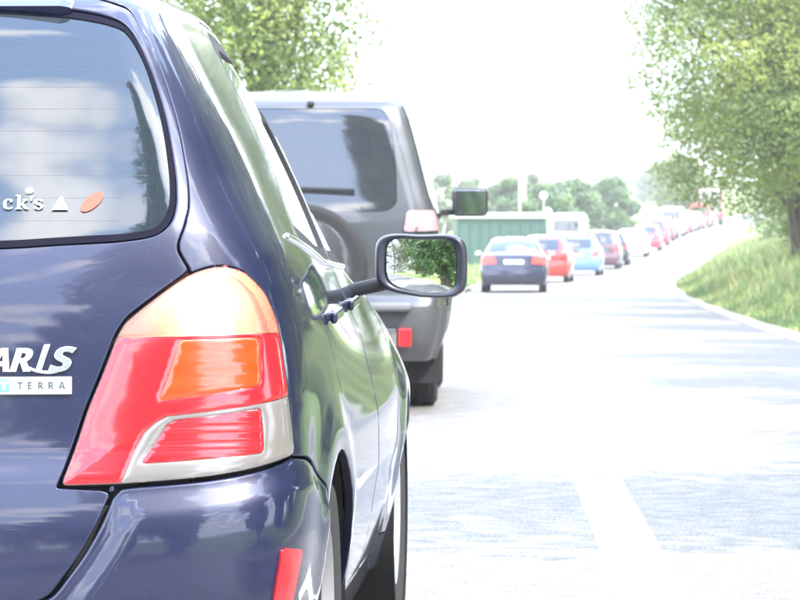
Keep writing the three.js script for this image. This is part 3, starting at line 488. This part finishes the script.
  { const cv = new THREE.CatmullRomCurve3([[.333, .803], [.348, .797], [.37, .7945], [.392, .799]].map(([p, y]) => { const a = S.at(p, y), n = S.n(p, y); return new THREE.Vector3(a[0] + n[0] * .002, a[1], a[2] + n[2] * .002); })); mesh('badge_swoosh', new THREE.TubeGeometry(cv, 24, .0032, 6), badge, hg); }
  const plate = onBody(mesh('trim_badge', rbox(.14, .031, .005, .002, 2), std([.6, .61, .6], .45), hg), .338, .7712, .003);
  [...'TERRA'].forEach((ch, i) => { const [q, w] = glyph(ch, .0125, font, .001); q.translate(-.024 + i * .0178, -.006, .0026); mesh('badge_letter', q, std([.05, .07, .07], .6), plate); });
  { const q = rbox(.022, .022, .001, .0004, 1); q.translate(-.049, 0, .003); mesh('badge_emblem', q, std([.12, .55, .45], .5), plate); const q2 = merge([at(rbox(.014, .0035, .001, .0004, 1), -.047, .005, .0038), at(rbox(.004, .013, .001, .0004, 1), -.047, -.001, .0038)]); mesh('badge_letter', q2, std([.8, .85, .85], .5), plate); }
  const stick = std([.34, .52, .48], .5); let px = .266;
  for (const [ch, w, sz] of [['c', .0195, .027], ['k', .022, .027], ['\'', .0075, .027], ['s', .02, .027]]) { const [q] = glyph(ch, sz, serif, .0006); q.translate(0, -.0135, 0); onBody(mesh('sticker_letter', q, stick, pane), px, 1.0905, -.0015); px += w; }
  for (let i = 0; i < 9; i++) { const y = 1.06 + i * .04, pts = []; for (let k = -8; k <= 8; k++) { const p = k * .062, a = S.at(p, y), n = S.n(p, y); pts.push(new THREE.Vector3(a[0] - n[0] * .0048, a[1] - n[1] * .0048, a[2] - n[2] * .0048)); } mesh('heater_line', new THREE.TubeGeometry(new THREE.CatmullRomCurve3(pts), 32, .00022, 4), std([.16, .13, .14], .6), pane); }
  const disc = (n, rx, ry, p, y, spin, mm) => onBody(mesh(n, new THREE.CylinderGeometry(1, 1, .0008, 28).rotateX(Math.PI / 2).scale(rx, ry, 1), mm, pane), p, y, -.0026, spin);
  disc('oval_sticker', .026, .0115,   .406, 1.092, .78, std([.6, .07, .04], .6));
  disc('sticker_leaf', .0075, .0065, .306, 1.112, .3, std([.55, .72, .55], .6));
  { const sh = new THREE.Shape([[-.014, 0], [.015, 0], [.012, .012], [.008, .016], [.005, .028], [-.002, .022], [-.006, .012]].map(a => new THREE.Vector2(...a))); onBody(mesh('sticker_figure', new THREE.ExtrudeGeometry(sh, { depth: .0006, bevelEnabled: false }).translate(0, -.014, 0), stick, pane), .355, 1.0895, -.0012); }
  // small roof spoiler over the glass, number plate, front glass and lamps, wheels
  { const sp = []; const sh = new THREE.Shape(); sh.moveTo(-.62, 1.505); sh.quadraticCurveTo(-.46, 1.50, -.375, 1.462); sh.lineTo(-.385, 1.449); sh.quadraticCurveTo(-.46, 1.462, -.55, 1.47); sh.closePath(); const q = new THREE.ExtrudeGeometry(sh, { depth: .72, bevelEnabled: true, bevelSize: .006, bevelThickness: .02, bevelSegments: 3, curveSegments: 8 }); q.rotateY(-Math.PI / 2); const m = q.attributes.position; for (let i = 0; i < m.count; i++) { const x = m.getX(i) + .36; m.setX(i, x); m.setZ(i, m.getZ(i) - .35 * x * x); m.setY(i, m.getY(i) - .12 * x * x); } q.computeVertexNormals(); mesh('roof_spoiler', q, paintB, t); }
  mesh('number_plate', at(rbox(.52, .11, .008, .003, 1), 0, .69, -.043, -.1), plateYellow, t);
  mesh('windscreen', both(S.cut(inset(wind, .002), { box: [S.c, S.e, .94, 1.43], step: .05, ystep: .03, off: -.004 })), glassMat, t);
  mesh('bonnet', both(S.cut(bonnet, { box: [S.c, S.e, .69, .945], step: .05, ystep: .012, soft: .003 })), paintB, t);
  for (const s of [1, -1]) { const q = S.cut(hlamp, { step: .03, off: .004 }); mesh('headlamp', s > 0 ? q : mirrorGeo(q), lensClear, t); }
  addWheels(t, S.wheels, .735, .285, .185, .185);
}
// ---------- the queue ahead: one builder, a body outline per kind ----------
const laneX = Z => RC(Z) - 1.45;
function makeVehicle(name, label, cat, spec, Z, { x, yaw = 0, paint, plate = plateWhite, brake = false, group, step = .05, kind = {} }) {
  const S = new Surf(spec), xx = x ?? laneX(Z), e = 2, hd = Math.atan2(-(RC(Z + e) - RC(Z - e)), 2 * e);
  const t = thing(name, label, cat, [xx, (x !== undefined && Math.abs(x - RC(Z)) > HW ? groundY(xx, Z) : RH(Z) + .008), -Z], 0, group);
  t.rotation.set(Math.atan2(RH(Z + 3) - RH(Z), 3), hd + yaw, 0, 'YXZ');
  const m = typeof paint === 'object' && paint.isMaterial ? paint : paintMat(paint);
  const full = () => 1; full.box = [0, S.e, S.y0, S.y1];
  const R = spec.R, arches = spec.wheels.map(z => S.poly('s', circleZ(z, R + .01, R * 1.14, 24), 0));
  const half = pts => { const q = pts.map(([x, y, r]) => [S.P('r', x, y), y, r]); return sdPoly(roundPoly([[-.2, pts[0][1], 0], ...q, [-.2, pts[pts.length - 1][1], 0]], .04)); };
  const K = spec.win, rear = K.rear ? half(K.rear) : null, sides = (K.sides ?? []).map(p => S.poly('s', p, .03));
  const wind = K.front ? sdPoly(roundPoly([[S.e + .2, K.front[0][1], 0], ...K.front.map(([x, y]) => [S.P('f', x, y), y]), [S.e + .2, K.front.at(-1)[1], 0]], .03)) : null;
  const lamp = S.poly('r', spec.lamp, .02), bump = sdPoly([[-.2, spec.bump[0]], [S.a + .9, spec.bump[0]], [S.a + .9, spec.bump[1]], [-.2, spec.bump[1]]]);
  const cuts = [...arches, ...sides, lamp, bump]; if (rear) cuts.push(rear); if (wind) cuts.push(wind);
  const bumpF = minus(bump, ...arches);
  const bodyF = minus(full, ...cuts.map(c => inset(c, -.002))), ytop = S.y1 - .1;
  const ys = [...range(S.y0, ytop, step * .7), ...range(ytop + .01, S.y1, .01)], ps = [...range(0, S.b + .1, step * .7), ...range(S.b + .13, S.e, step * 1.3)];
  const cap = new THREE.BufferGeometry(), cp = [], N = 30; for (let i = 0; i < N; i++) { const a = S.at(S.e * i / N, S.y1), b = S.at(S.e * (i + 1) / N, S.y1), h = S.y1 + .006; cp.push(...a, ...b, 0, h, b[2], ...a, 0, h, b[2], 0, h, a[2]); } cap.setAttribute('position', new THREE.Float32BufferAttribute(cp, 3)); cap.computeVertexNormals();
  mesh('body', merge([both(S.cut(bodyF, { ps, ys, flange: .02 })), cap, mirrorGeo(cap)]), m, t);
  mesh('inner_shell', merge([both(S.cut(minus(full, ...arches.map(a => inset(a, -.004))), { step: .12, ystep: .06, off: -.03, flange: 0 })), at(new THREE.BoxGeometry(spec.w[2] * 1.4, .06, S.L * .9), 0, S.y0 + .04, -S.L / 2)]), under, t);
  mesh('rear_bumper', both(S.cut(bumpF, { box: [0, S.a + .9, ...spec.bump], step: step * .7, off: .012, flange: .03 })), spec.bumpMat ?? m, t);
  if (rear) mesh('rear_window', both(S.cut(rear, { box: [0, S.b, rear.box[2], rear.box[3]], step, off: -.004 })), spec.glass ?? glassMat, t);
  if (wind) mesh('windscreen', both(S.cut(wind, { box: [S.c - .3, S.e, wind.box[2], wind.box[3]], step: step * 1.5, off: -.004 })), glassMat, t);
  for (const s of [1, -1]) {
    const mk = q => s > 0 ? q : mirrorGeo(q);
    for (const w of sides) mesh('side_window', mk(S.cut(w, { step: step * 1.2, off: -.004 })), glassMat, t);
    mesh('tail_lamp', mk(S.cut(lamp, { step: step * .6, off: .012 })), spec.lampMat ?? (brake ? brakeMat : lensRed), t);
    if (K.mirror) { const g = new THREE.Group(); g.name = 'door_mirror'; g.position.set(s * K.mirror[0], K.mirror[1], K.mirror[2]); t.add(g); const [mw, mh] = K.mirror[3] ?? [.2, .14]; mesh('housing', rbox(mw, mh, .1, .035, 3), plasticBlack, g); const gl = mesh('mirror_glass', rbox(mw - .035, mh - .03, .004, .018, 2), std([.85, .87, .9], .04, { metalness: 1 }), g); gl.position.z = .052; gl.rotation.y = -s * .07; mesh('stalk', at(rbox(.1, .04, .05, .01, 1), -s * (mw / 2 + .02), -mh * .35, -.01), plasticBlack, g); }
  }
  if (spec.plate) mesh('number_plate', at(rbox(.52, .11, .012, .003, 1), 0, spec.plate[0], S.at(0, spec.plate[0])[2] + (spec.plate[1] ?? .012)), plate, t);
  addWheels(t, spec.wheels, spec.w[2] - spec.tw * .62, R, spec.tw, R * .62);
  t.userData.surf = undefined; delete t.userData.surf;
  return [t, S];
}
// body outlines
const HATCHBACK = {
  y: [.2, .32, .45, .58, .7, .85, .95, 1.02, 1.15, 1.3, 1.4, 1.45, 1.48, 1.5], zr: [-.06, -.01, 0, -.02, -.05, -.07, -.1, -.13, -.24, -.38, -.5, -.6, -.8, -1.05],
  w: [.8, .84, .86, .87, .865, .85, .825, .79, .73, .66, .61, .56, .47, .3], zf: [-3.8, -3.95, -3.98, -3.96, -3.9, -3.5, -2.9, -2.75, -2.5, -2.2, -1.98, -1.8, -1.6, -1.4], wheels: [-.7, -3.25], R: .3, tw: .19,
  win: { rear: [[.50, 1.0], [.545, 1.05], [.50, 1.35], [.44, 1.39]], sides: [[[-.55, 1.0], [-2.5, .98], [-2.0, 1.3], [-1.75, 1.38], [-.95, 1.38], [-.75, 1.3]]], front: [[.6, 1.0], [.5, 1.2], [.42, 1.4]], mirror: [.95, .98, -2.6] },
  lamp: [[.55, .72], [.82, .72], [.79, .98], [.66, 1.0]], bump: [.2, .6], plate: [.78, .014],
};
const SALOON = {
  y: [.2, .32, .45, .58, .7, .85, .93, .98, 1.0, 1.03, 1.12, 1.25, 1.35, 1.4, 1.43, 1.45], zr: [-.08, -.02, 0, -.02, -.05, -.08, -.1, -.13, -.22, -.62, -.8, -1.05, -1.28, -1.5, -1.75, -2.0],
  w: [.82, .86, .885, .895, .89, .875, .86, .84, .82, .79, .74, .67, .61, .56, .47, .32], zf: [-4.45, -4.65, -4.7, -4.68, -4.6, -4.2, -3.75, -3.45, -3.35, -3.25, -3.05, -2.75, -2.52, -2.35, -2.2, -2.1], wheels: [-.95, -3.75], R: .32, tw: .21,
  win: { rear: [[.55, 1.045], [.6, 1.07], [.56, 1.28], [.5, 1.36]], sides: [[[-1.0, 1.02], [-3.1, 1.0], [-2.6, 1.28], [-2.4, 1.35], [-1.55, 1.35], [-1.3, 1.28]]], front: [[.6, 1.06], [.5, 1.3], [.44, 1.38]], mirror: [.98, 1.02, -3.0] },
  lamp: [[.46, .76], [.84, .74], [.84, .93], [.50, .93]], bump: [.2, .6], plate: [.80, .016],
};
const MPV = {
  y: [.2, .32, .45, .58, .7, .9, 1.0, 1.1, 1.25, 1.4, 1.52, 1.58, 1.62, 1.64], zr: [-.06, -.01, 0, -.02, -.05, -.07, -.09, -.12, -.2, -.28, -.37, -.45, -.65, -.9],
  w: [.82, .86, .88, .89, .885, .875, .86, .83, .78, .72, .67, .62, .52, .35], zf: [-4.15, -4.3, -4.33, -4.3, -4.2, -3.8, -3.4, -3.15, -2.85, -2.55, -2.3, -2.1, -1.9, -1.7], wheels: [-.75, -3.45], R: .31, tw: .2,
  win: { rear: [[.52, 1.06], [.6, 1.1], [.57, 1.45], [.5, 1.52]], sides: [[[-.5, 1.07], [-2.95, 1.03], [-2.4, 1.4], [-2.2, 1.5], [-.85, 1.5], [-.65, 1.4]]], front: [[.62, 1.08], [.55, 1.3], [.46, 1.52]], mirror: [.97, 1.05, -3.0] },
  lamp: [[.62, .75], [.84, .75], [.80, 1.2], [.72, 1.2]], bump: [.2, .62], plate: [.82, .014],
};
const VAN = {
  y: [.25, .4, .55, .7, .95, 1.2, 1.5, 1.8, 2.0, 2.1, 2.15, 2.18], zr: [-.05, 0, 0, -.04, -.05, -.06, -.08, -.1, -.13, -.17, -.3, -.6],
  w: [.88, .93, .95, .955, .955, .945, .92, .89, .85, .8, .7, .45], zf: [-4.8, -5.0, -5.0, -4.95, -4.8, -4.4, -4.0, -3.65, -3.4, -3.2, -3.0, -2.8], wheels: [-1.0, -4.0], R: .34, tw: .22, cx: .1, cz: .12, taper: .02,
  win: { rear: [[.62, 1.25], [.66, 1.3], [.64, 1.8], [.6, 1.85]], sides: [[[-3.0, 1.2], [-4.1, 1.18], [-3.75, 1.6], [-3.0, 1.75]]], front: [[.7, 1.2], [.62, 1.5], [.55, 1.85]], mirror: [1.06, 1.25, -4.0] },
  lamp: [[.80, .75], [.92, .75], [.92, 1.2], [.82, 1.2]], bump: [.25, .6], plate: [.85, .016],
};
const OFFROADER = {
  y: [.30, .42, .5, .6, .68, .8, .95, 1.08, 1.15, 1.33, 1.55, 1.71, 1.78, 1.82, 1.85, 1.87], zr: [-.04, -.005, 0, -.01, -.06, -.07, -.075, -.08, -.09, -.13, -.18, -.225, -.27, -.4, -.6, -.95],
  w: [.86, .90, .915, .925, .93, .935, .93, .915, .895, .845, .785, .735, .70, .64, .55, .38], zf: [-4.6, -4.72, -4.75, -4.75, -4.72, -4.68, -4.6, -4.2, -3.5, -3.15, -2.85, -2.6, -2.45, -2.3, -2.1, -1.9], wheels: [-1.02, -3.8], R: .375, tw: .25, cx: .15, cz: .17, bow: .035, taper: .03, flare: .03,
  win: { rear: [[.61, 1.145], [.665, 1.19], [.625, 1.66], [.58, 1.735]], sides: [[[-.30, 1.18, .02], [-1.0, 1.16, .02], [-1.0, 1.68, .02], [-.50, 1.70, .04]], [[-1.08, 1.16], [-2.1, 1.15], [-2.08, 1.68], [-1.08, 1.68]], [[-2.2, 1.15], [-3.2, 1.16], [-2.72, 1.55], [-2.57, 1.66], [-2.2, 1.67]]], front: [[.7, 1.2], [.62, 1.45], [.56, 1.72]], mirror: [1.07, 1.24, -3.0, [.235, .185]] },
  lamp: [[.70, 1.03], [.90, 1.04], [.87, 1.15], [.72, 1.15]], bump: [.30, .60], bumpMat: trimGrey, lampMat: phys([.42, .26, .27], .25, { clearcoat: 1 }), glass: phys([.03, .032, .04], .05, { ior: 1.7, clearcoat: 1, clearcoatRoughness: .03 }),
};
// the grey off-roader in front of the hatchback
{
  const [t, S] = makeVehicle('off_roader', 'grey off-roader with a spare wheel on its tailgate ahead of the hatchback', 'car', OFFROADER, 19.45, { x: -1.80, yaw: .012, paint: paintMat([.075, .08, .09], { metalness: .35 }), step: .03 });
  const zr = y => S.at(0, y)[2];
  const sp = new THREE.Group(); sp.name = 'spare_wheel'; sp.position.set(.14, .82, zr(.8) + .125); sp.rotation.x = -.04; t.add(sp);
  mesh('tyre', tyreGeo(.365, .22, .25).rotateY(-Math.PI / 2), rubber, sp);
  mesh('wheel_cover', new THREE.LatheGeometry([[.0, .118], [.15, .116], [.27, .108], [.325, .085], [.35, .05], [.352, .0]].map(a => new THREE.Vector2(...a)), 40).rotateX(Math.PI / 2), paintMat([.035, .036, .04], { metalness: .2 }), sp);
  mesh('cover_ring', new THREE.TorusGeometry(.335, .012, 8, 48).translate(0, 0, .07), silverRim, sp);
  mesh('wiper', merge([at(rbox(.52, .022, .02, .006, 1), .17, 1.275, zr(1.275) + .03, 0, 0, -.035), at(rbox(.05, .05, .04, .01, 1), -.09, 1.285, zr(1.285) + .02)]), plasticBlack, t);
  mesh('washer_nozzle', at(rbox(.04, .03, .03, .01, 1), .17, 1.765, zr(1.765) + .012), plasticBlack, t);
  mesh('bumper_step', at(rbox(1.5, .05, .16, .02, 2), 0, .605, .0), std([.16, .16, .17], .5), t);
  mesh('rear_door_seam', merge([at(rbox(.006, .44, .01, .002, 1), .78, .84, zr(.84) - .025), at(rbox(.006, .44, .01, .002, 1), -.78, .84, zr(.84) - .025)]), plasticBlack, t).userData.kind = 'stuff';
  for (const s of [1, -1]) { const L = new THREE.Group(); L.name = 'bumper_lamp'; t.add(L); const a = S.at(S.P('r', .62, .46), .46); mesh('fog_lens', at(rbox(.08, .11, .03, .012, 2), s * .715, .43, a[2] + .02), lensRed, L); mesh('reversing_lens', at(rbox(.13, .11, .03, .012, 2), s * .605, .43, a[2] + .026), lensClear, L); }
  mesh('number_plate', at(rbox(.52, .11, .012, .003, 1), -.35, .5, .02), plateYellow, t);
  for (const s of [1, -1]) mesh('mudflap', at(rbox(.28, .3, .015, .005, 1), s * .77, .3, -.56), rubber, t);
  mesh('tow_bar', merge([at(new THREE.CylinderGeometry(.02, .02, .1, 12), .0, .44, .1), at(new THREE.SphereGeometry(.026, 14, 10), 0, .5, .1), at(rbox(.06, .05, .2, .01, 1), 0, .39, .02)]), chromeMat, t);
  mesh('exhaust', at(new THREE.CylinderGeometry(.03, .03, .3, 16, 1, true), .55, .34, -.08, Math.PI / 2), chromeMat, t);
}
// the queue down the road
const QUEUE = 'cars queuing down the road';
const Q = [
  ['saloon', 'dark blue saloon with white number plate at the end of the far queue', SALOON, 89.5, [.012, .016, .05], true, .02],
  ['hatchback', 'red hatchback right in front of the dark blue saloon', HATCHBACK, 109, [.5, .03, .025], false, 0],
  ['hatchback', 'pale blue hatchback between the red hatchback and the maroon people carrier', HATCHBACK, 128, [.10, .22, .42], true, 0],
  ['people_carrier', 'maroon people carrier in front of the pale blue hatchback', MPV, 146, [.10, .045, .06], false, 0],
  ['hatchback', 'black hatchback in front of the maroon people carrier', HATCHBACK, 156, [.03, .03, .035], false, 0],
  ['saloon', 'white saloon in front of the black hatchback', SALOON, 177, [.75, .75, .75], true, 0],
  ['hatchback', 'red hatchback in front of the white saloon', HATCHBACK, 196, [.45, .03, .05], true, 0],
  ['people_carrier', 'crimson people carrier in the middle of the far queue', MPV, 214, [.42, .02, .06], true, 0],
  ['hatchback', 'dark red hatchback behind the small white van', HATCHBACK, 231, [.25, .03, .04], true, 0],
  ['hatchback', 'black hatchback squeezed between the dark red hatchback and the small white van', HATCHBACK, 240, [.04, .04, .05], true, 0],
  ['van', 'small white van in the queue beyond the red cars', VAN, 252, [.7, .7, .7], true, 0],
  ['hatchback', 'pink red hatchback beyond the small white van', HATCHBACK, 262, [.5, .06, .08], true, 0],
  ['people_carrier', 'crimson people carrier ahead of the pink red hatchback', MPV, 272, [.42, .02, .05], true, 0],
  ['people_carrier', 'silver people carrier near the head of the queue', MPV, 282, [.3, .3, .32], true, 0],
  ['hatchback', 'charcoal hatchback ahead of the silver people carrier', HATCHBACK, 291, [.04, .04, .05], true, 0],
  ['saloon', 'scarlet saloon behind the tall red van', SALOON, 300, [.5, .02, .03], true, 0],
  ['van', 'tall red van close behind the box lorry', VAN, 312, [.45, .03, .05], true, 0],
  ['hatchback', 'dark grey hatchback tucked behind the box lorry', HATCHBACK, 323, [.05, .05, .06], true, 0],
];
for (const [n, label, spec, Z, paint, brake, yaw] of Q) makeVehicle(n, label, n === 'van' ? 'van' : 'car', spec, Z, { paint, brake, yaw, group: QUEUE, step: Z < 160 ? .06 : .1 });
makeVehicle('van', 'white van parked off the road behind the red hatchback', 'van', VAN, 172, { x: RC(172) - 4.4, paint: [.78, .78, .78], step: .1 });
// box lorry at the head of the queue
{
  const Z = 336, t = thing('box_lorry', 'white box lorry with a red rear frame at the head of the queue', 'lorry', [laneX(Z), RH(Z) + .01, -Z], Math.atan2(-(RC(Z + 2) - RC(Z - 2)), 4));
  mesh('box', at(rbox(2.35, 2.4, 5.4, .05, 2), 0, 2.35, -2.75), std([.8, .8, .8], .5), t);
  mesh('rear_frame', merge([at(rbox(2.4, .3, .1, .02, 1), 0, 1.0, -.02), at(rbox(.12, 2.4, .1, .02, 1), 1.16, 2.3, -.02), at(rbox(.12, 2.4, .1, .02, 1), -1.16, 2.3, -.02)]), std([.5, .03, .04], .5), t);
  mesh('roller_door', merge(Array.from({ length: 9 }, (_, i) => at(rbox(2.1, .2, .06, .02, 1), 0, 1.3 + i * .23, -.03))), std([.3, .3, .32], .5), t, 'stuff');
  mesh('chassis', merge([at(rbox(.9, .2, 6.6, .02, 1), 0, .85, -3.6), at(rbox(2.2, .14, .1, .02, 1), 0, .55, -.1)]), plasticBlack, t);
  mesh('cab', at(rbox(2.2, 2.0, 1.7, .15, 3), 0, 1.75, -6.4), std([.5, .03, .04], .4), t);
  for (const s of [1, -1]) mesh('tail_lamp', at(rbox(.3, .14, .05, .01, 1), s * .9, .72, -.02), lensRed, t);
  addWheels(t, [-1.5, -6.2], .95, .45, .3, .26);
}
// ---------- left of the road bend: green cabin, banner, posts ----------
{
  const Z = 137, cx = -3.9, gy = groundY(cx, Z), t = thing('site_cabin', 'long green cabin with a pale flat roof left of the road', 'cabin', [cx, gy, -Z], .12), green = std([.035, .09, .068], .6);
  mesh('wall', at(rbox(3.5, 1.95, 2.2, .03, 1), 0, 1.0, 0), green, t);
  mesh('roof', at(rbox(3.75, .22, 2.45, .05, 2), 0, 2.09, 0), std([.7, .71, .7], .7), t);
  for (let i = 0; i < 9; i++) mesh('rib', at(rbox(.07, 1.8, .05, .015, 1), -1.6 + i * .4, 1.0, 1.12), green, t);
  mesh('skid', at(rbox(3.4, .12, 2, .02, 1), 0, .02, 0), plasticBlack, t);
}
{
  const Z = 150, x = -3.2, t = thing('banner_post', 'tall pale yellow banner on a thin post left of the road', 'banner', [x, groundY(x, Z), -Z]);
  mesh('post', at(new THREE.CylinderGeometry(.035, .05, 4.5, 12), -.16, 2.25, 0), std([.6, .6, .58], .6), t);
  const g = new THREE.PlaneGeometry(.24, 1.7, 6, 20), p = g.attributes.position; for (let i = 0; i < p.count; i++) p.setZ(i, .03 * Math.sin(p.getY(i) * 3 + p.getX(i) * 6)); g.computeVertexNormals();
  mesh('banner', merge([at(g, .0, 3.55, 0), at(rbox(.28, .03, .03, .01, 1), -.01, 4.42, 0)]), std([.78, .74, .5], .9, { side: THREE.DoubleSide }), t);
}
for (const [x, Z, h, d] of [[-2.35, 152, 3.0, .17], [-2.15, 150, 2.35, .2]]) {
  const t = thing('sign_post', h > 2.7 ? 'taller thin post with a small white disc before the dark trees' : 'shorter thin post with a white disc behind the red hatchback', 'sign', [x, groundY(x, Z), -Z]);
  mesh('post', at(new THREE.CylinderGeometry(.03, .03, h, 10), 0, h / 2, 0), std([.4, .42, .42], .6), t);
  mesh('disc', at(new THREE.CylinderGeometry(d, d, .02, 24), 0, h, .045, Math.PI / 2), std([.8, .8, .8], .6), t);
}
renderer.render(scene, camera);
